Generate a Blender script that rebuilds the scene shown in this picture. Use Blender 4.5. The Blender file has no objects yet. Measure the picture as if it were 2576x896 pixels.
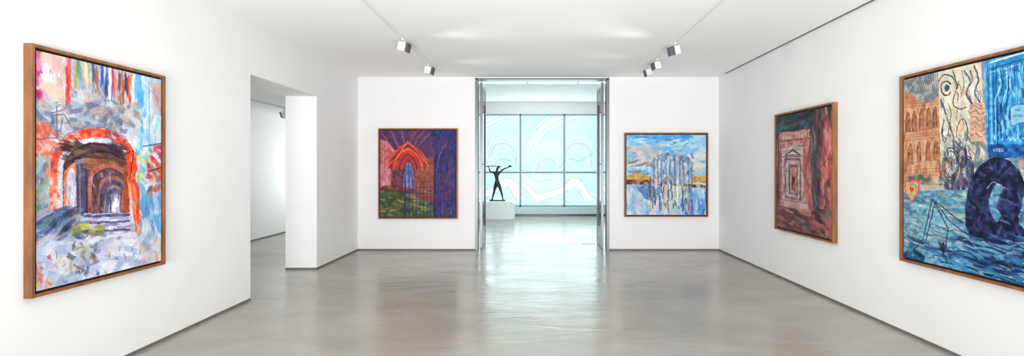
import bpy, bmesh, math, numpy as np
from mathutils import Vector, Matrix
rng=np.random.default_rng(7)
F=1200.0; VX,VY=1345.0,423.0; EYE=1.6216
XL,XR,YB,HC=-3.486,3.627,9.4,3.416
ZOOM=(1288,448,1.0)
sc=bpy.context.scene
sc.view_settings.view_transform='Standard'
COL=sc.collection

# ---------------------------------------------------------------- materials
def lin(c):
    c=np.asarray(c,dtype=float)/255.0
    return np.where(c<=0.04045,c/12.92,((c+0.055)/1.055)**2.4)
def L4(c): return tuple(float(v) for v in lin(c))+(1.0,)
def newmat(name):
    m=bpy.data.materials.new(name); m.use_nodes=True
    return m,m.node_tree,m.node_tree.nodes['Principled BSDF']
def simple(name,c,rough=.5,metal=0,noise=0.0,nscale=8,bump=0,bscale=60,stretch=(1,1,1)):
    m,t,b=newmat(name)
    b.inputs['Roughness'].default_value=rough; b.inputs['Metallic'].default_value=metal
    tc=t.nodes.new('ShaderNodeTexCoord'); mp=t.nodes.new('ShaderNodeMapping')
    mp.inputs['Scale'].default_value=stretch
    t.links.new(tc.outputs['Object'],mp.inputs['Vector'])
    n=t.nodes.new('ShaderNodeTexNoise'); n.inputs['Scale'].default_value=nscale; n.inputs['Detail'].default_value=5
    t.links.new(mp.outputs['Vector'],n.inputs['Vector'])
    r=t.nodes.new('ShaderNodeValToRGB')
    c=np.array(c,float)
    r.color_ramp.elements[0].position=.3; r.color_ramp.elements[1].position=.7
    r.color_ramp.elements[0].color=L4(np.clip(c*(1-noise),0,255)); r.color_ramp.elements[1].color=L4(np.clip(c*(1+noise),0,255))
    t.links.new(n.outputs['Fac'],r.inputs['Fac']); t.links.new(r.outputs['Color'],b.inputs['Base Color'])
    if bump:
        n2=t.nodes.new('ShaderNodeTexNoise'); n2.inputs['Scale'].default_value=bscale
        t.links.new(mp.outputs['Vector'],n2.inputs['Vector'])
        bp=t.nodes.new('ShaderNodeBump'); bp.inputs['Strength'].default_value=bump; bp.inputs['Distance'].default_value=.01
        t.links.new(n2.outputs['Fac'],bp.inputs['Height']); t.links.new(bp.outputs['Normal'],b.inputs['Normal'])
    return m
M_wall=simple('wall_paint',(236,236,236),.7,noise=.006,nscale=2,bump=.03,bscale=120)
M_ceil=simple('ceiling_paint',(248,248,248),.8,noise=.004,nscale=1.5)
M_base=simple('baseboard_grey',(108,108,106),.5,noise=.04)
M_gap_shade=simple('gap_shade_paint',(105,105,107),.6,noise=.04)
M_wood=simple('frame_walnut',(134,86,52),.45,noise=.16,nscale=6,bump=.1,bscale=40,stretch=(3,3,.6))
M_black=simple('frame_liner_black',(36,22,16),.6,noise=.1)
M_white=simple('fixture_white',(226,226,227),.35,noise=.01)
M_dark=simple('fixture_dark',(92,96,100),.3,noise=.05)
M_metal=simple('brushed_steel',(128,132,134),.35,.6,noise=.05,nscale=20,stretch=(8,8,.3))
M_metald=simple('dark_steel',(80,84,88),.35,.6,noise=.05)
M_bronze=simple('patinated_bronze',(44,54,56),.4,.5,noise=.2,nscale=12,bump=.2)
M_plinth=simple('plinth_paint',(246,250,250),.5,noise=.01)
M_mull=simple('mullion_paint',(146,176,180),.45,noise=.03)
M_sill=simple('sill_paint',(210,228,230),.5,noise=.02)
def glassmat(name,tint,gl):
    m,t,b=newmat(name); t.nodes.remove(b)
    tr=t.nodes.new('ShaderNodeBsdfTransparent'); tr.inputs['Color'].default_value=tint
    g=t.nodes.new('ShaderNodeBsdfGlossy'); g.inputs['Roughness'].default_value=.03
    mx=t.nodes.new('ShaderNodeMixShader'); 
    fr=t.nodes.new('ShaderNodeFresnel'); fr.inputs['IOR'].default_value=gl
    t.links.new(fr.outputs[0],mx.inputs[0])
    t.links.new(tr.outputs[0],mx.inputs[1]); t.links.new(g.outputs[0],mx.inputs[2])
    t.links.new(mx.outputs[0],t.nodes['Material Output'].inputs['Surface'])
    return m
M_glass=glassmat('clear_glass',(.9,.97,.97,1),1.3)
M_wglass=glassmat('window_glass',(.98,1,1,1),1.1)
def emis(name,c,s):
    m,t,b=newmat(name); b.inputs['Base Color'].default_value=L4(c)
    b.inputs['Emission Color'].default_value=L4(c); b.inputs['Emission Strength'].default_value=s
    return m
M_sky=emis('skylight_panel',(215,248,248),1.3)

def floor_mat():
    m,t,b=newmat('polished_concrete')
    tc=t.nodes.new('ShaderNodeTexCoord')
    def noise(scale,det,st,rough=.55):
        mp=t.nodes.new('ShaderNodeMapping'); mp.inputs['Scale'].default_value=st
        t.links.new(tc.outputs['Object'],mp.inputs['Vector'])
        n=t.nodes.new('ShaderNodeTexNoise'); n.inputs['Scale'].default_value=scale; n.inputs['Detail'].default_value=det
        n.inputs['Roughness'].default_value=rough
        n.inputs['Distortion'].default_value=.5
        t.links.new(mp.outputs['Vector'],n.inputs['Vector']); return n
    n1=noise(1.0,8,(.9,1.6,1),.58)
    r=t.nodes.new('ShaderNodeValToRGB'); r.color_ramp.elements[0].position=.28; r.color_ramp.elements[1].position=.74
    r.color_ramp.elements[0].color=L4((149,144,134)); r.color_ramp.elements[1].color=L4((173,168,158))
    t.links.new(n1.outputs['Fac'],r.inputs['Fac']); t.links.new(r.outputs['Color'],b.inputs['Base Color'])
    n2=noise(1.4,4,(.7,1.8,1))
    mr=t.nodes.new('ShaderNodeMapRange'); mr.inputs['To Min'].default_value=.15; mr.inputs['To Max'].default_value=.29
    mr.inputs['From Min'].default_value=.3; mr.inputs['From Max'].default_value=.7
    t.links.new(n2.outputs['Fac'],mr.inputs['Value']); t.links.new(mr.outputs['Result'],b.inputs['Roughness'])
    n3=noise(2.4,3,(.8,2.0,1))
    bp=t.nodes.new('ShaderNodeBump'); bp.inputs['Strength'].default_value=.32; bp.inputs['Distance'].default_value=.02
    t.links.new(n3.outputs['Fac'],bp.inputs['Height']); t.links.new(bp.outputs['Normal'],b.inputs['Normal'])
    b.inputs['Specular IOR Level'].default_value=.6
    return m
M_floor=floor_mat()
def paint_mat(name,em=0.0,rough=.5):
    m,t,b=newmat(name)
    a=t.nodes.new('ShaderNodeAttribute'); a.attribute_name='paint'
    t.links.new(a.outputs['Color'],b.inputs['Base Color']); b.inputs['Roughness'].default_value=rough
    b.inputs['Specular IOR Level'].default_value=.25
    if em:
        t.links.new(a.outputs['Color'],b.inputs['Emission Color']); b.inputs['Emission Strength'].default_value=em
    else:
        tc=t.nodes.new('ShaderNodeTexCoord'); n=t.nodes.new('ShaderNodeTexNoise'); n.inputs['Scale'].default_value=45
        t.links.new(tc.outputs['Object'],n.inputs['Vector'])
        bp=t.nodes.new('ShaderNodeBump'); bp.inputs['Strength'].default_value=.2; bp.inputs['Distance'].default_value=.01
        t.links.new(n.outputs['Fac'],bp.inputs['Height']); t.links.new(bp.outputs['Normal'],b.inputs['Normal'])
    return m
M_paint=paint_mat('painted_canvas')
M_mural=paint_mat('mural_glow_paint',.8)  # mural colours also emit, a painted-in glow in place of daylight

# ---------------------------------------------------------------- mesh helpers
def finish(bm,name,mat,parent=None,smooth=False,bevel=0):
    me=bpy.data.meshes.new(name); bmesh.ops.recalc_face_normals(bm,faces=bm.faces); bm.to_mesh(me); bm.free()
    o=bpy.data.objects.new(name,me); COL.objects.link(o); me.materials.append(mat)
    if smooth:
        for p in me.polygons: p.use_smooth=True
    if bevel:
        b=o.modifiers.new('bevel','BEVEL'); b.width=bevel; b.segments=2; b.limit_method='ANGLE'
    if parent: o.parent=parent
    return o
def addbox(bm,b):
    x0,x1,y0,y1,z0,z1=b
    vs=[bm.verts.new(p) for p in [(x0,y0,z0),(x1,y0,z0),(x1,y1,z0),(x0,y1,z0),(x0,y0,z1),(x1,y0,z1),(x1,y1,z1),(x0,y1,z1)]]
    for f in [(0,3,2,1),(4,5,6,7),(0,1,5,4),(1,2,6,5),(2,3,7,6),(3,0,4,7)]: bm.faces.new([vs[i] for i in f])
def boxes(name,bl,mat,parent=None,bevel=0,kind=None):
    bm=bmesh.new()
    for b in bl: addbox(bm,b)
    o=finish(bm,name,mat,parent,bevel=bevel)
    if kind: o['kind']=kind
    return o
def addcyl(bm,p0,p1,r,seg=16):
    p0=Vector(p0);p1=Vector(p1);d=p1-p0
    mt=Matrix.Translation((p0+p1)/2)@d.to_track_quat('Z','Y').to_matrix().to_4x4()
    bmesh.ops.create_cone(bm,cap_ends=True,segments=seg,radius1=r,radius2=r,depth=d.length,matrix=mt)
def empty(name,loc,label,cat,group=None):
    e=bpy.data.objects.new(name,None); e.empty_display_size=.1; e.location=loc; COL.objects.link(e)
    e['label']=label; e['category']=cat
    if group: e['group']=group
    return e
def keep(o,par):
    o.parent=par; o.matrix_parent_inverse=Matrix.Translation(par.location).inverted()

# ---------------------------------------------------------------- room shell
S='structure'
boxes('floor',[(-8,6,-2,16.8,-.1,0)],M_floor,kind=S)
boxes('ceiling',[(XL-.5,XR+.15,-2,YB,HC,HC+.08)],M_ceil,kind=S)
boxes('wall_left',[(XL-.5,XL,-2,5.85,0,HC),(XL-.5,XL,7.63,YB,0,HC),(XL-.5,XL,5.85,7.63,2.772,HC)],M_wall,kind=S)
boxes('wall_right',[(XR,XR+.15,-2,YB,0,HC)],M_wall,kind=S)
DL,DR,DT=-1.151,1.449,3.392
boxes('wall_back',[(XL-.5,DL,YB,YB+.18,0,4.0),(DR,6,YB,YB+.18,0,4.0),(DL,DR,YB,YB+.18,DT,4.0)],M_wall,kind=S)
bh=.028
boxes('baseboard_left',[(XL,XL+.004,-2,5.85,0,bh),(XL,XL+.004,7.626,YB,0,bh),(XL-.5,XL+.004,7.626,7.63,0,bh)],M_base,kind=S)
boxes('baseboard_right',[(XR-.004,XR,-2,YB,0,bh)],M_base,kind=S)
boxes('baseboard_back',[(XL,DL-.02,YB-.004,YB,0,bh),(DR+.02,XR,YB-.004,YB,0,bh)],M_base,kind=S)
boxes('gap_shade_strip',[(XR-.028,XR-.004,-2,9.05,HC-.006,HC-.0005)],M_gap_shade,kind=S)  # solid strip whose grey paints the shade of the ceiling-edge gap
boxes('wall_side_room',[(-6.4,-6.26,1,14,0,2.87),(-6.4,-4.1,14,14.15,0,2.87)],M_wall,kind=S)
boxes('ceiling_side_room',[(-6.4,XL-.5,1,14.15,2.87,2.95)],M_ceil,kind=S)
boxes('baseboard_side_room',[(-6.26,-6.254,1,14,0,.03)],M_base,kind=S)
YW=16.35
boxes('ceiling_back_room',[(-4.1,6,YB+.18,YW+.2,3.87,3.95)],M_ceil,kind=S)
boxes('wall_back_room_side',[(-4.1,XL-.5,YB+.18,YW+.2,0,3.87),(5.5,5.65,YB+.18,YW+.2,0,3.87)],M_wall,kind=S)
boxes('wall_back_room_header',[(-4,5.5,YW,YW+.2,3.47,3.87)],M_ceil,kind=S)
boxes('trim_2',[(-4,5.5,YW-.12,YW+.2,.05,.30)],M_sill,bevel=.01,kind=S)
boxes('trim_3',[(-4,5.5,YW-.09,YW+.1,0,.05)],M_metald,kind=S)
mb=[]
xm=-0.49
for k in range(-2,5):
    x=xm+1.51*k
    if -3.95<x<5.4: mb.append((x-.03,x+.03,YW+.02,YW+.12,.30,3.47))
mb+=[(-3.98,5.5,YW+.015,YW+.115,1.44,1.50),(-3.98,5.5,YW+.02,YW+.12,.30,.34),(-3.98,5.5,YW+.02,YW+.12,3.43,3.47)]
w=boxes('window_1',mb,M_mull,kind=S)
g=boxes('glass_pane',[(-3.98,5.5,YW+.06,YW+.07,.32,3.45)],M_wglass); g.parent=w
e=boxes('ceiling_light_panel',[(-1.9,2.4,11.75,12.45,3.82,3.868)],M_sky); e['label']='long luminous ceiling panel with pale cyan daylight glow'; e['category']='ceiling light'
e2=boxes('panel_frame',[(-1.95,2.45,11.7,11.75,3.8,3.868),(-1.95,2.45,12.45,12.5,3.8,3.868),(-.2,-.17,11.75,12.45,3.8,3.82),(1.1,1.13,11.75,12.45,3.8,3.82)],M_mull); e2.parent=e
boxes('trim_4',[(DL,DL+.03,YB-.02,YB+.2,0,DT),(DR-.03,DR,YB-.02,YB+.2,0,DT),(DL,DR,YB-.02,YB+.2,DT-.03,DT),
  (DL-.02,DL,YB-.015,YB,0,DT+.01),(DR,DR+.02,YB-.015,YB,0,DT+.01)],M_metal,bevel=.003,kind=S)
def leaf(n,x,sgn):
    d=boxes('door_%d'%n,[(x-.007,x+.007,YB+.24,YB+.95,.02,DT-.06)],M_glass,kind=S)
    p=boxes('door_stile',[(x-.025,x+.025,YB+.21,YB+.26,.01,DT-.04),(x-.018,x+.018,YB+.24,YB+.95,.01,.10),(x-.018,x+.018,YB+.24,YB+.95,DT-.12,DT-.04),(x-.015,x+.015,YB+.94,YB+.97,.01,DT-.04)],M_metal,bevel=.003); p.parent=d
    bm=bmesh.new()
    hx=x-sgn*.06
    addcyl(bm,(hx,YB+.32,.45),(hx,YB+.32,2.9),.018)
    for z in (.6,1.7,2.75): addcyl(bm,(hx,YB+.32,z),(x,YB+.32,z),.009,10)
    h=finish(bm,'handle',M_metald,d,smooth=False); h['label']='long dark steel pull handle'
leaf(1,DL+.075,-1); leaf(2,DR-.085,1)
boxes('trim_5',[(1.02,1.30,YB+.78,YB+.88,0,.004)],M_metal,kind=S)
boxes('trim_6',[(-1.03,-.93,YB+.78,YB+.88,0,.004)],M_metal,kind=S)

# ---------------------------------------------------------------- painterly raster
def vnoise(H,W,cell,cellx=None):
    cx=cellx or cell
    gh,gw=int(H/cell)+3,int(W/cx)+3
    g=rng.random((gh,gw)); y=np.arange(H)/cell; x=np.arange(W)/cx
    yi=y.astype(int); xi=x.astype(int); fy=(y-yi)[:,None]; fx=(x-xi)[None,:]
    fy=fy*fy*(3-2*fy); fx=fx*fx*(3-2*fx)
    a=g[yi][:,xi]; b=g[yi][:,xi+1]; c=g[yi+1][:,xi]; d=g[yi+1][:,xi+1]
    return (a*(1-fx)+b*fx)*(1-fy)+(c*(1-fx)+d*fx)*fy-.5
def cat(pts,n=8):
    p=np.asarray(pts,float); p=np.vstack([2*p[0]-p[1],p,2*p[-1]-p[-2]]); out=[]
    for i in range(1,len(p)-2):
        for t in np.linspace(0,1,n,endpoint=False):
            out.append(.5*((2*p[i])+(-p[i-1]+p[i+1])*t+(2*p[i-1]-5*p[i]+4*p[i+1]-p[i+2])*t*t+(-p[i-1]+3*p[i]-3*p[i+1]+p[i+2])*t**3))
    out.append(p[-2]); return [tuple(q) for q in out]
class Art:
    con=1.08; bri=-8
    def __init__(s,plane,val,a0,a1,zt,zb,W,H,base):
        s.pl,s.val,s.a0,s.a1,s.zt,s.zb,s.W,s.H=plane,val,a0,a1,zt,zb,W,H
        s.a=np.ones((H,W,3))*np.array(base,float)
        s.n=[vnoise(H,W,c) for c in (3,8,17,33)]
        s.dx=s.n[0]*2.2+vnoise(H,W,11)*4; s.dy=vnoise(H,W,3)*2.2+vnoise(H,W,12)*4
        s.yy,s.xx=np.mgrid[0:H,0:W].astype(float)
    def T(s,p):
        p=np.asarray(p,float).reshape(-1,2)
        if s.pl=='x': Y=s.val*F/(p[:,0]-VX); A=Y
        else: Y=np.full(len(p),s.val); A=(p[:,0]-VX)*s.val/F
        z=EYE-(p[:,1]-VY)*Y/F
        return np.stack([(A-s.a0)/(s.a1-s.a0)*s.W,(s.zt-z)/(s.zt-s.zb)*s.H],1)
    def bb(s,q,pad):
        return max(0,int(q[:,0].min()-pad)),min(s.W,int(q[:,0].max()+pad)+1),max(0,int(q[:,1].min()-pad)),min(s.H,int(q[:,1].max()+pad)+1)
    def mask(s,q,rag=1,pad=6):
        x0,x1,y0,y1=s.bb(q,pad)
        if x1<=x0 or y1<=y0: return None
        X=s.xx[y0:y1,x0:x1]+s.dx[y0:y1,x0:x1]*rag; Y=s.yy[y0:y1,x0:x1]+s.dy[y0:y1,x0:x1]*rag
        m=np.zeros(X.shape,bool); n=len(q)
        for i in range(n):
            ax,ay=q[i]; bx,by=q[(i+1)%n]
            if ay==by: continue
            c=((ay>Y)!=(by>Y))&(X<(bx-ax)*(Y-ay)/(by-ay)+ax); m^=c
        return m,(slice(y0,y1),slice(x0,x1))
    def put(s,m,sl,col,alpha,tex,col2=None):
        c=np.ones(m.shape+(3,))*np.array(col,float)
        if col2 is not None:
            k=np.clip((s.n[1][sl]+s.n[2][sl])*1.8+.5,0,1)[...,None]; c=c*(1-k)+np.array(col2,float)*k
        c=c+((s.n[0][sl]*.6+s.n[1][sl])*tex*255)[...,None]
        al=(m.astype(float)*alpha)[...,None]
        s.a[sl]=s.a[sl]*(1-al)+c*al
    def poly(s,pts,col,col2=None,alpha=1,rag=1,tex=.08):
        r=s.mask(s.T(pts),rag)
        if r: s.put(r[0],r[1],col,alpha,tex,col2)
    def rect(s,x0,y0,x1,y1,col,col2=None,**k): s.poly([(x0,y0),(x1,y0),(x1,y1),(x0,y1)],col,col2,**k)
    def line(s,pts,w,col,alpha=1,tex=.06,rag=.4,col2=None,closed=False,dry=0):
        q=s.T(pts)
        if closed: q=np.vstack([q,q[:1]])
        x0,x1,y0,y1=s.bb(q,w+4)
        if x1<=x0 or y1<=y0: return
        sl=(slice(y0,y1),slice(x0,x1))
        X=s.xx[sl]+s.dx[sl]*rag; Y=s.yy[sl]+s.dy[sl]*rag; d=np.full(X.shape,1e9)
        for i in range(len(q)-1):
            a,b=q[i],q[i+1]; v=b-a; l=max(v@v,1e-6)
            t=np.clip(((X-a[0])*v[0]+(Y-a[1])*v[1])/l,0,1)
            d=np.minimum(d,np.hypot(X-a[0]-t*v[0],Y-a[1]-t*v[1]))
        m=np.clip(w/2+.5-d,0,1)
        if dry: m=m*np.clip(1+(s.n[0][sl]+s.n[1][sl])*dry*2,0,1)
        s.put(m,sl,col,alpha,tex,col2)
    def arc(s,cx,cy,rx,ry,a0=0,a1=360,n=28):
        t=np.radians(np.linspace(a0,a1,n)); return np.stack([cx+rx*np.cos(t),cy-ry*np.sin(t)],1)
    def ar(s,cx,cy,rx,ry,a0=0,a1=180): return list(map(tuple,s.arc(cx,cy,rx,ry,a0,a1)))
    def ell(s,cx,cy,rx,ry,col,col2=None,**k): s.poly(s.arc(cx,cy,rx,ry,n=24),col,col2,**k)
    def gothic(s,cx,yb,ya,hw,n=10):
        t=np.radians(np.linspace(180,120,n)); h=yb-ya
        l=np.stack([cx+hw+2*hw*np.cos(t),yb-h*np.sin(t)/.866],1)
        r=l[::-1].copy(); r[:,0]=2*cx-r[:,0]; return np.vstack([l,r[1:]])
    def dabs(s,box,n,pal,L=(6,16),Wd=(2,5),ang=0,jit=40,alpha=.85,cj=9):
        """bristle brush strokes with dry, ragged ends"""
        x0,y0,x1,y1=box
        P=s.T(np.stack([rng.uniform(x0,x1,n),rng.uniform(y0,y1,n)],1))
        pal=np.array(pal,float)
        for cx,cy in P:
            l=rng.uniform(*L); w=rng.uniform(*Wd)*1.25; th=math.radians(ang+rng.uniform(-jit,jit)); bend=rng.uniform(-.25,.25)/l
            R=int((l+w)*1.25)+3; a0,a1=max(0,int(cx)-R),min(s.W,int(cx)+R+1); b0,b1=max(0,int(cy)-R),min(s.H,int(cy)+R+1)
            if a1<=a0 or b1<=b0: continue
            sl=(slice(b0,b1),slice(a0,a1)); X=s.xx[sl]-cx; Y=s.yy[sl]-cy
            u=X*math.cos(th)+Y*math.sin(th); v=-X*math.sin(th)+Y*math.cos(th)+bend*u*u
            tb=rng.random((2,40)); idx=np.clip((v/1.2+20),0,38); i0=idx.astype(int); f=idx-i0
            b1_=tb[0][i0]*(1-f)+tb[0][i0+1]*f; b2_=tb[1][i0]*(1-f)+tb[1][i0+1]*f
            m=np.clip((w-np.abs(v))*.9,0,1)*np.clip((l*(.65+.6*b1_)-np.abs(u))*.35,0,1)*alpha*rng.uniform(.6,1)*(.75+.25*b2_)
            c=pal[rng.integers(len(pal))]+rng.uniform(-cj,cj,3)+rng.uniform(-cj,cj)
            c=c+((b2_-.5)*26)[...,None]
            s.a[sl]=s.a[sl]*(1-m[...,None])+c*m[...,None]
    def text(s,txt,x,y,px,col,sx=1):
        FN={'T':'111010010010010','H':'101101111101101','E':'111100110100111','F':'111100110100100','U':'101101101101111','R':'110101110101101','K':'101110100110101','N':'111101101101101','O':'111101101101111','W':'101101101111111',' ':'0'*15}
        for i,ch in enumerate(txt):
            for k,b in enumerate(FN[ch]):
                if b=='1':
                    X=x+(i*4+k%3)*px*sx; Y=y+(k//3)*px
                    s.rect(X,Y,X+px*sx,Y+px,col,rag=0,tex=0)
    def build(s,name,mat):
        a=lin(np.clip((s.a-128)*s.con+128+s.bri+(s.n[0]*14+s.n[1]*10)[...,None]*(1 if s.con!=1 else 0),4,255)); H,W=s.H,s.W
        u=np.linspace(0,1,W); v=np.linspace(0,1,H); U,V=np.meshgrid(u,v)
        A=s.a0+(s.a1-s.a0)*U; Z=s.zt+(s.zb-s.zt)*V; C=np.full(A.shape,s.val)
        co=np.stack([C,A,Z] if s.pl=='x' else [A,C,Z],-1).reshape(-1,3).astype(np.float32)
        idx=np.arange(H*W).reshape(H,W)
        q=np.stack([idx[:-1,:-1],idx[1:,:-1],idx[1:,1:],idx[:-1,1:]],-1).reshape(-1,4).astype(np.int32)
        me=bpy.data.meshes.new(name); me.vertices.add(len(co)); me.vertices.foreach_set('co',co.ravel())
        me.loops.add(q.size); me.loops.foreach_set('vertex_index',q.ravel())
        me.polygons.add(len(q)); me.polygons.foreach_set('loop_start',np.arange(0,q.size,4,dtype=np.int32))
        me.update(calc_edges=True)
        at=me.color_attributes.new('paint','FLOAT_COLOR','POINT')
        c=np.ones((H*W,4),np.float32); c[:,:3]=a.reshape(-1,3); at.data.foreach_set('color',c.ravel())
        me.materials.append(mat); o=bpy.data.objects.new(name,me); COL.objects.link(o)
        return o

B=.04; DP=.06
def framed(plane,wall,a0,a1,zt,zb,W,H,base,paint,label):
    inward={'L':1,'R':-1,'B':-1}[wall]
    wp={'L':XL,'R':XR,'B':YB}[wall]
    face=wp+inward*DP; cv=wp+inward*(DP-.012)
    sg=1 if a1>a0 else -1
    art=Art(plane,cv,a0+sg*B,a1-sg*B,zt-B,zb+B,W,H,base); paint(art)
    lo,hi=min(a0,a1),max(a0,a1)
    mid=(lo+hi)/2
    e=empty('framed_painting',(wp,mid,zb) if plane=='x' else (mid,wp,zb),label,'painting')
    t=.023
    def bx(p0,p1,q0,q1,z0,z1):
        p0,p1=min(p0,p1),max(p0,p1)
        return (p0,p1,q0,q1,z0,z1) if plane=='x' else (q0,q1,p0,p1,z0,z1)
    w0=wp+inward*.002
    fr=boxes('picture_frame',[bx(w0,face,lo,lo+t,zb,zt),bx(w0,face,hi-t,hi,zb,zt),bx(w0,face,lo+t,hi-t,zt-t,zt),bx(w0,face,lo+t,hi-t,zb,zb+t)],M_wood,bevel=.002); keep(fr,e)
    ln=boxes('frame_liner',[bx(w0,wp+inward*.02,lo+t,hi-t,zb+t,zt-t)],M_black); keep(ln,e)
    st=boxes('stretcher',[bx(wp+inward*.021,cv-inward*.001,lo+B,hi-B,zb+B,zt-B)],M_black); keep(st,e)
    c=art.build('canvas',M_paint); keep(c,e)
    return e

# ---- painting 1 : colourful arcade
def paint1(s):
    ar=s.ar
    s.dabs((85,100,412,750),500,[(216,218,226),(190,202,220),(234,234,238),(170,190,212)],(16,40),(6,14),82,40)
    s.rect(88,115,172,268,(232,202,190),(238,220,210),rag=1)
    s.dabs((88,115,172,262),80,[(234,196,184),(240,226,218),(224,184,174),(214,208,208),(200,176,176)],(10,26),(6,12),86,25)
    s.dabs((88,122,102,250),26,[(184,44,130),(206,80,150),(226,150,180)],(8,16),(3,6),84,20)
    s.rect(176,150,270,300,(160,172,186),(186,190,200),rag=1)
    s.dabs((176,160,330,320),140,[(140,156,178),(178,186,200),(206,202,204),(116,134,162),(222,214,210),(196,180,166)],(9,22),(5,10),82,40)
    s.dabs((166,150,176,262),20,[(214,60,70),(226,100,96),(190,50,70)],(10,24),(2,3.5),89,5)
    for x,c,y0,y1 in [(190,(178,180,80),155,205),(198,(100,140,120),160,190),(216,(224,196,140),165,220),(236,(90,90,106),170,220),(244,(150,80,70),170,230),(258,(50,100,180),172,215),(268,(60,80,130),178,240),(276,(236,236,240),180,250),(284,(176,70,110),182,240),(292,(222,130,90),184,250),(300,(110,80,100),186,250),(308,(184,76,60),188,255),(318,(66,46,56),190,240),(326,(210,84,50),192,262),(334,(220,220,225),196,300)]:
        s.dabs((x-3,y0,x+3,y1),8,[c,tuple(min(255,v+30) for v in c)],(12,26),(1.6,3.2),89,5,.9)
    s.poly([(344,195),(376,203),(374,420),(344,420)],(150,204,234),(212,228,238),rag=1)
    s.dabs((344,195,376,420),50,[(110,188,228),(74,150,216),(190,222,240),(234,238,244)],(16,40),(4,9),88,8)
    s.dabs((372,290,408,370),44,[(150,200,230),(186,200,216),(130,184,222),(226,226,230)],(10,28),(5,10),92,15)
    s.poly([(378,205),(408,212),(408,300),(386,262)],(212,182,166),(192,168,164),rag=1)
    s.line([(352,206),(392,240),(408,292)],2,(130,134,150),alpha=.8); s.line([(374,210),(376,300),(372,420)],2,(120,150,176),alpha=.8)
    s.dabs((88,262,345,340),200,[(130,146,172),(170,182,196),(206,206,216),(104,124,158),(210,198,196),(160,142,154),(88,102,134),(190,170,150)],(9,24),(4,9),12,55)
    s.dabs((88,315,140,400),40,[(216,90,70),(226,154,134),(232,196,188),(216,116,90),(190,90,90)],(8,18),(4,8),60,45)
    s.dabs((88,400,138,560),90,[(190,160,120),(130,170,198),(216,208,200),(196,130,100),(150,166,120),(100,110,130)],(8,20),(4,9),85,40)
    s.line([(140,590)]+ar(238,418,102,84,180,80),22,(222,116,90),col2=(230,172,164),rag=1,tex=.14)
    s.line(ar(238,418,102,84,110,10)+[(334,440),(342,520),(351,592)],20,(230,72,36),col2=(226,104,66),rag=1,tex=.12)
    for k in range(90):
        a=math.radians(rng.uniform(5,200)); 
        s.dabs((238+102*math.cos(a)-7,418-84*math.sin(a)-7,238+102*math.cos(a)+7,418-84*math.sin(a)+7),1,[(236,90,56),(236,190,178),(200,76,66),(236,144,100),(226,60,40),(160,80,100),(110,84,114)],(5,14),(2.5,5),-math.degrees(a)+90,30)
    s.line([(150,560)]+ar(238,424,90,72,180,70),6,(236,214,214),alpha=.7,rag=1,dry=1)
    s.line(ar(236,414,113,94,160,40),2,(96,60,90),alpha=.6,rag=1,dry=1)
    s.poly([(158,575)]+ar(240,432,82,74,180,0)+[(322,560)],(100,66,60),(76,56,66),rag=.6)
    s.dabs((174,362,312,402),70,[(66,42,44),(110,76,64),(52,40,52),(140,104,90),(80,64,82)],(12,30),(3,6),10,14)
    for k in range(5): s.line(cat([(184+8*k,402-6*k),(245+10*k,376+3*k),(318,400+3*k)]),1.4,(40,30,42),alpha=.7,rag=.4)
    s.line(ar(240,430,81,68,172,8),2.4,(50,30,44),rag=.5)
    s.poly([(160,430),(192,404),(200,430),(202,560),(160,578)],(206,150,134),(176,100,78),rag=.6)
    s.poly([(164,540)]+ar(179,456,12,34,180,0)+[(192,528)],(230,226,234),(190,184,212),rag=.5)
    s.line([(164,540)]+ar(179,456,13,36,180,0),3.4,(224,124,84),rag=.4); s.line([(170,536),(176,470)],3,(110,110,150),alpha=.6)
    s.dabs((166,440,190,540),14,[(150,160,190),(210,150,110),(190,200,220)],(6,16),(2,4),85,12)
    s.poly([(190,404),(223,398),(223,546),(194,562)],(100,94,118),(74,68,96),rag=.4)
    s.line([(200,412),(202,548)],4,(146,140,162),alpha=.6,rag=.3); s.line([(216,410),(218,540)],4,(52,46,72),alpha=.8,rag=.3)
    s.poly([(187,402),(227,396),(228,407),(189,414)],(132,122,138),rag=.3)
    s.poly([(222,398),(322,402),(324,545),(222,545)],(142,88,66),(110,72,66),rag=.4)
    s.dabs((222,402,322,430),18,[(164,106,76),(106,66,60),(186,124,86)],(10,24),(3,6),8,12)
    s.poly([(222,540)]+ar(272,452,50,42,180,0)+[(322,545)],(190,120,110),(166,90,70),rag=.5)
    s.poly([(231,545)]+ar(273,460,41,36,180,0)+[(315,545)],(88,68,84),(112,80,78),rag=.5)
    s.line([(231,545)]+ar(273,460,41,36,180,0),1.5,(56,36,50),rag=.3)
    s.poly([(243,540)]+ar(281,470,33,29,180,0)+[(314,543)],(166,112,104),(140,90,80),rag=.4)
    s.poly([(249,541)]+ar(283,476,28,24,180,0)+[(311,541)],(84,78,108),(110,92,106),rag=.4)
    s.poly([(258,538)]+ar(287,484,22,19,180,0)+[(309,538)],(160,130,130),(140,106,104),rag=.4)
    s.poly([(263,537)]+ar(288,489,18,15,180,0)+[(306,537)],(96,98,132),(130,124,146),rag=.4)
    s.poly([(271,535)]+ar(290,497,13,11,180,0)+[(303,535)],(186,192,216),(150,152,186),rag=.3)
    s.poly([(280,532)]+ar(291,505,7,7,180,0)+[(298,532)],(236,236,244),rag=.3)
    s.dabs((226,430,320,540),50,[(150,90,70),(90,86,120),(190,180,200),(70,56,76),(200,120,80)],(5,16),(1.5,3.5),86,14,.75)
    for x,c in [(237,(70,62,88)),(254,(60,56,86)),(267,(84,88,120)),(277,(60,60,90)),(303,(150,84,56)),(311,(170,84,50))]:
        s.line([(x,476),(x+1,540)],3,c,rag=.4,alpha=.85)
    s.rect(312,425,325,545,(186,86,48),(150,72,50),rag=.6)
    s.poly([(150,590),(212,536),(328,536),(348,600),(230,640),(140,620)],(206,206,224),(170,170,202),rag=1)
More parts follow.
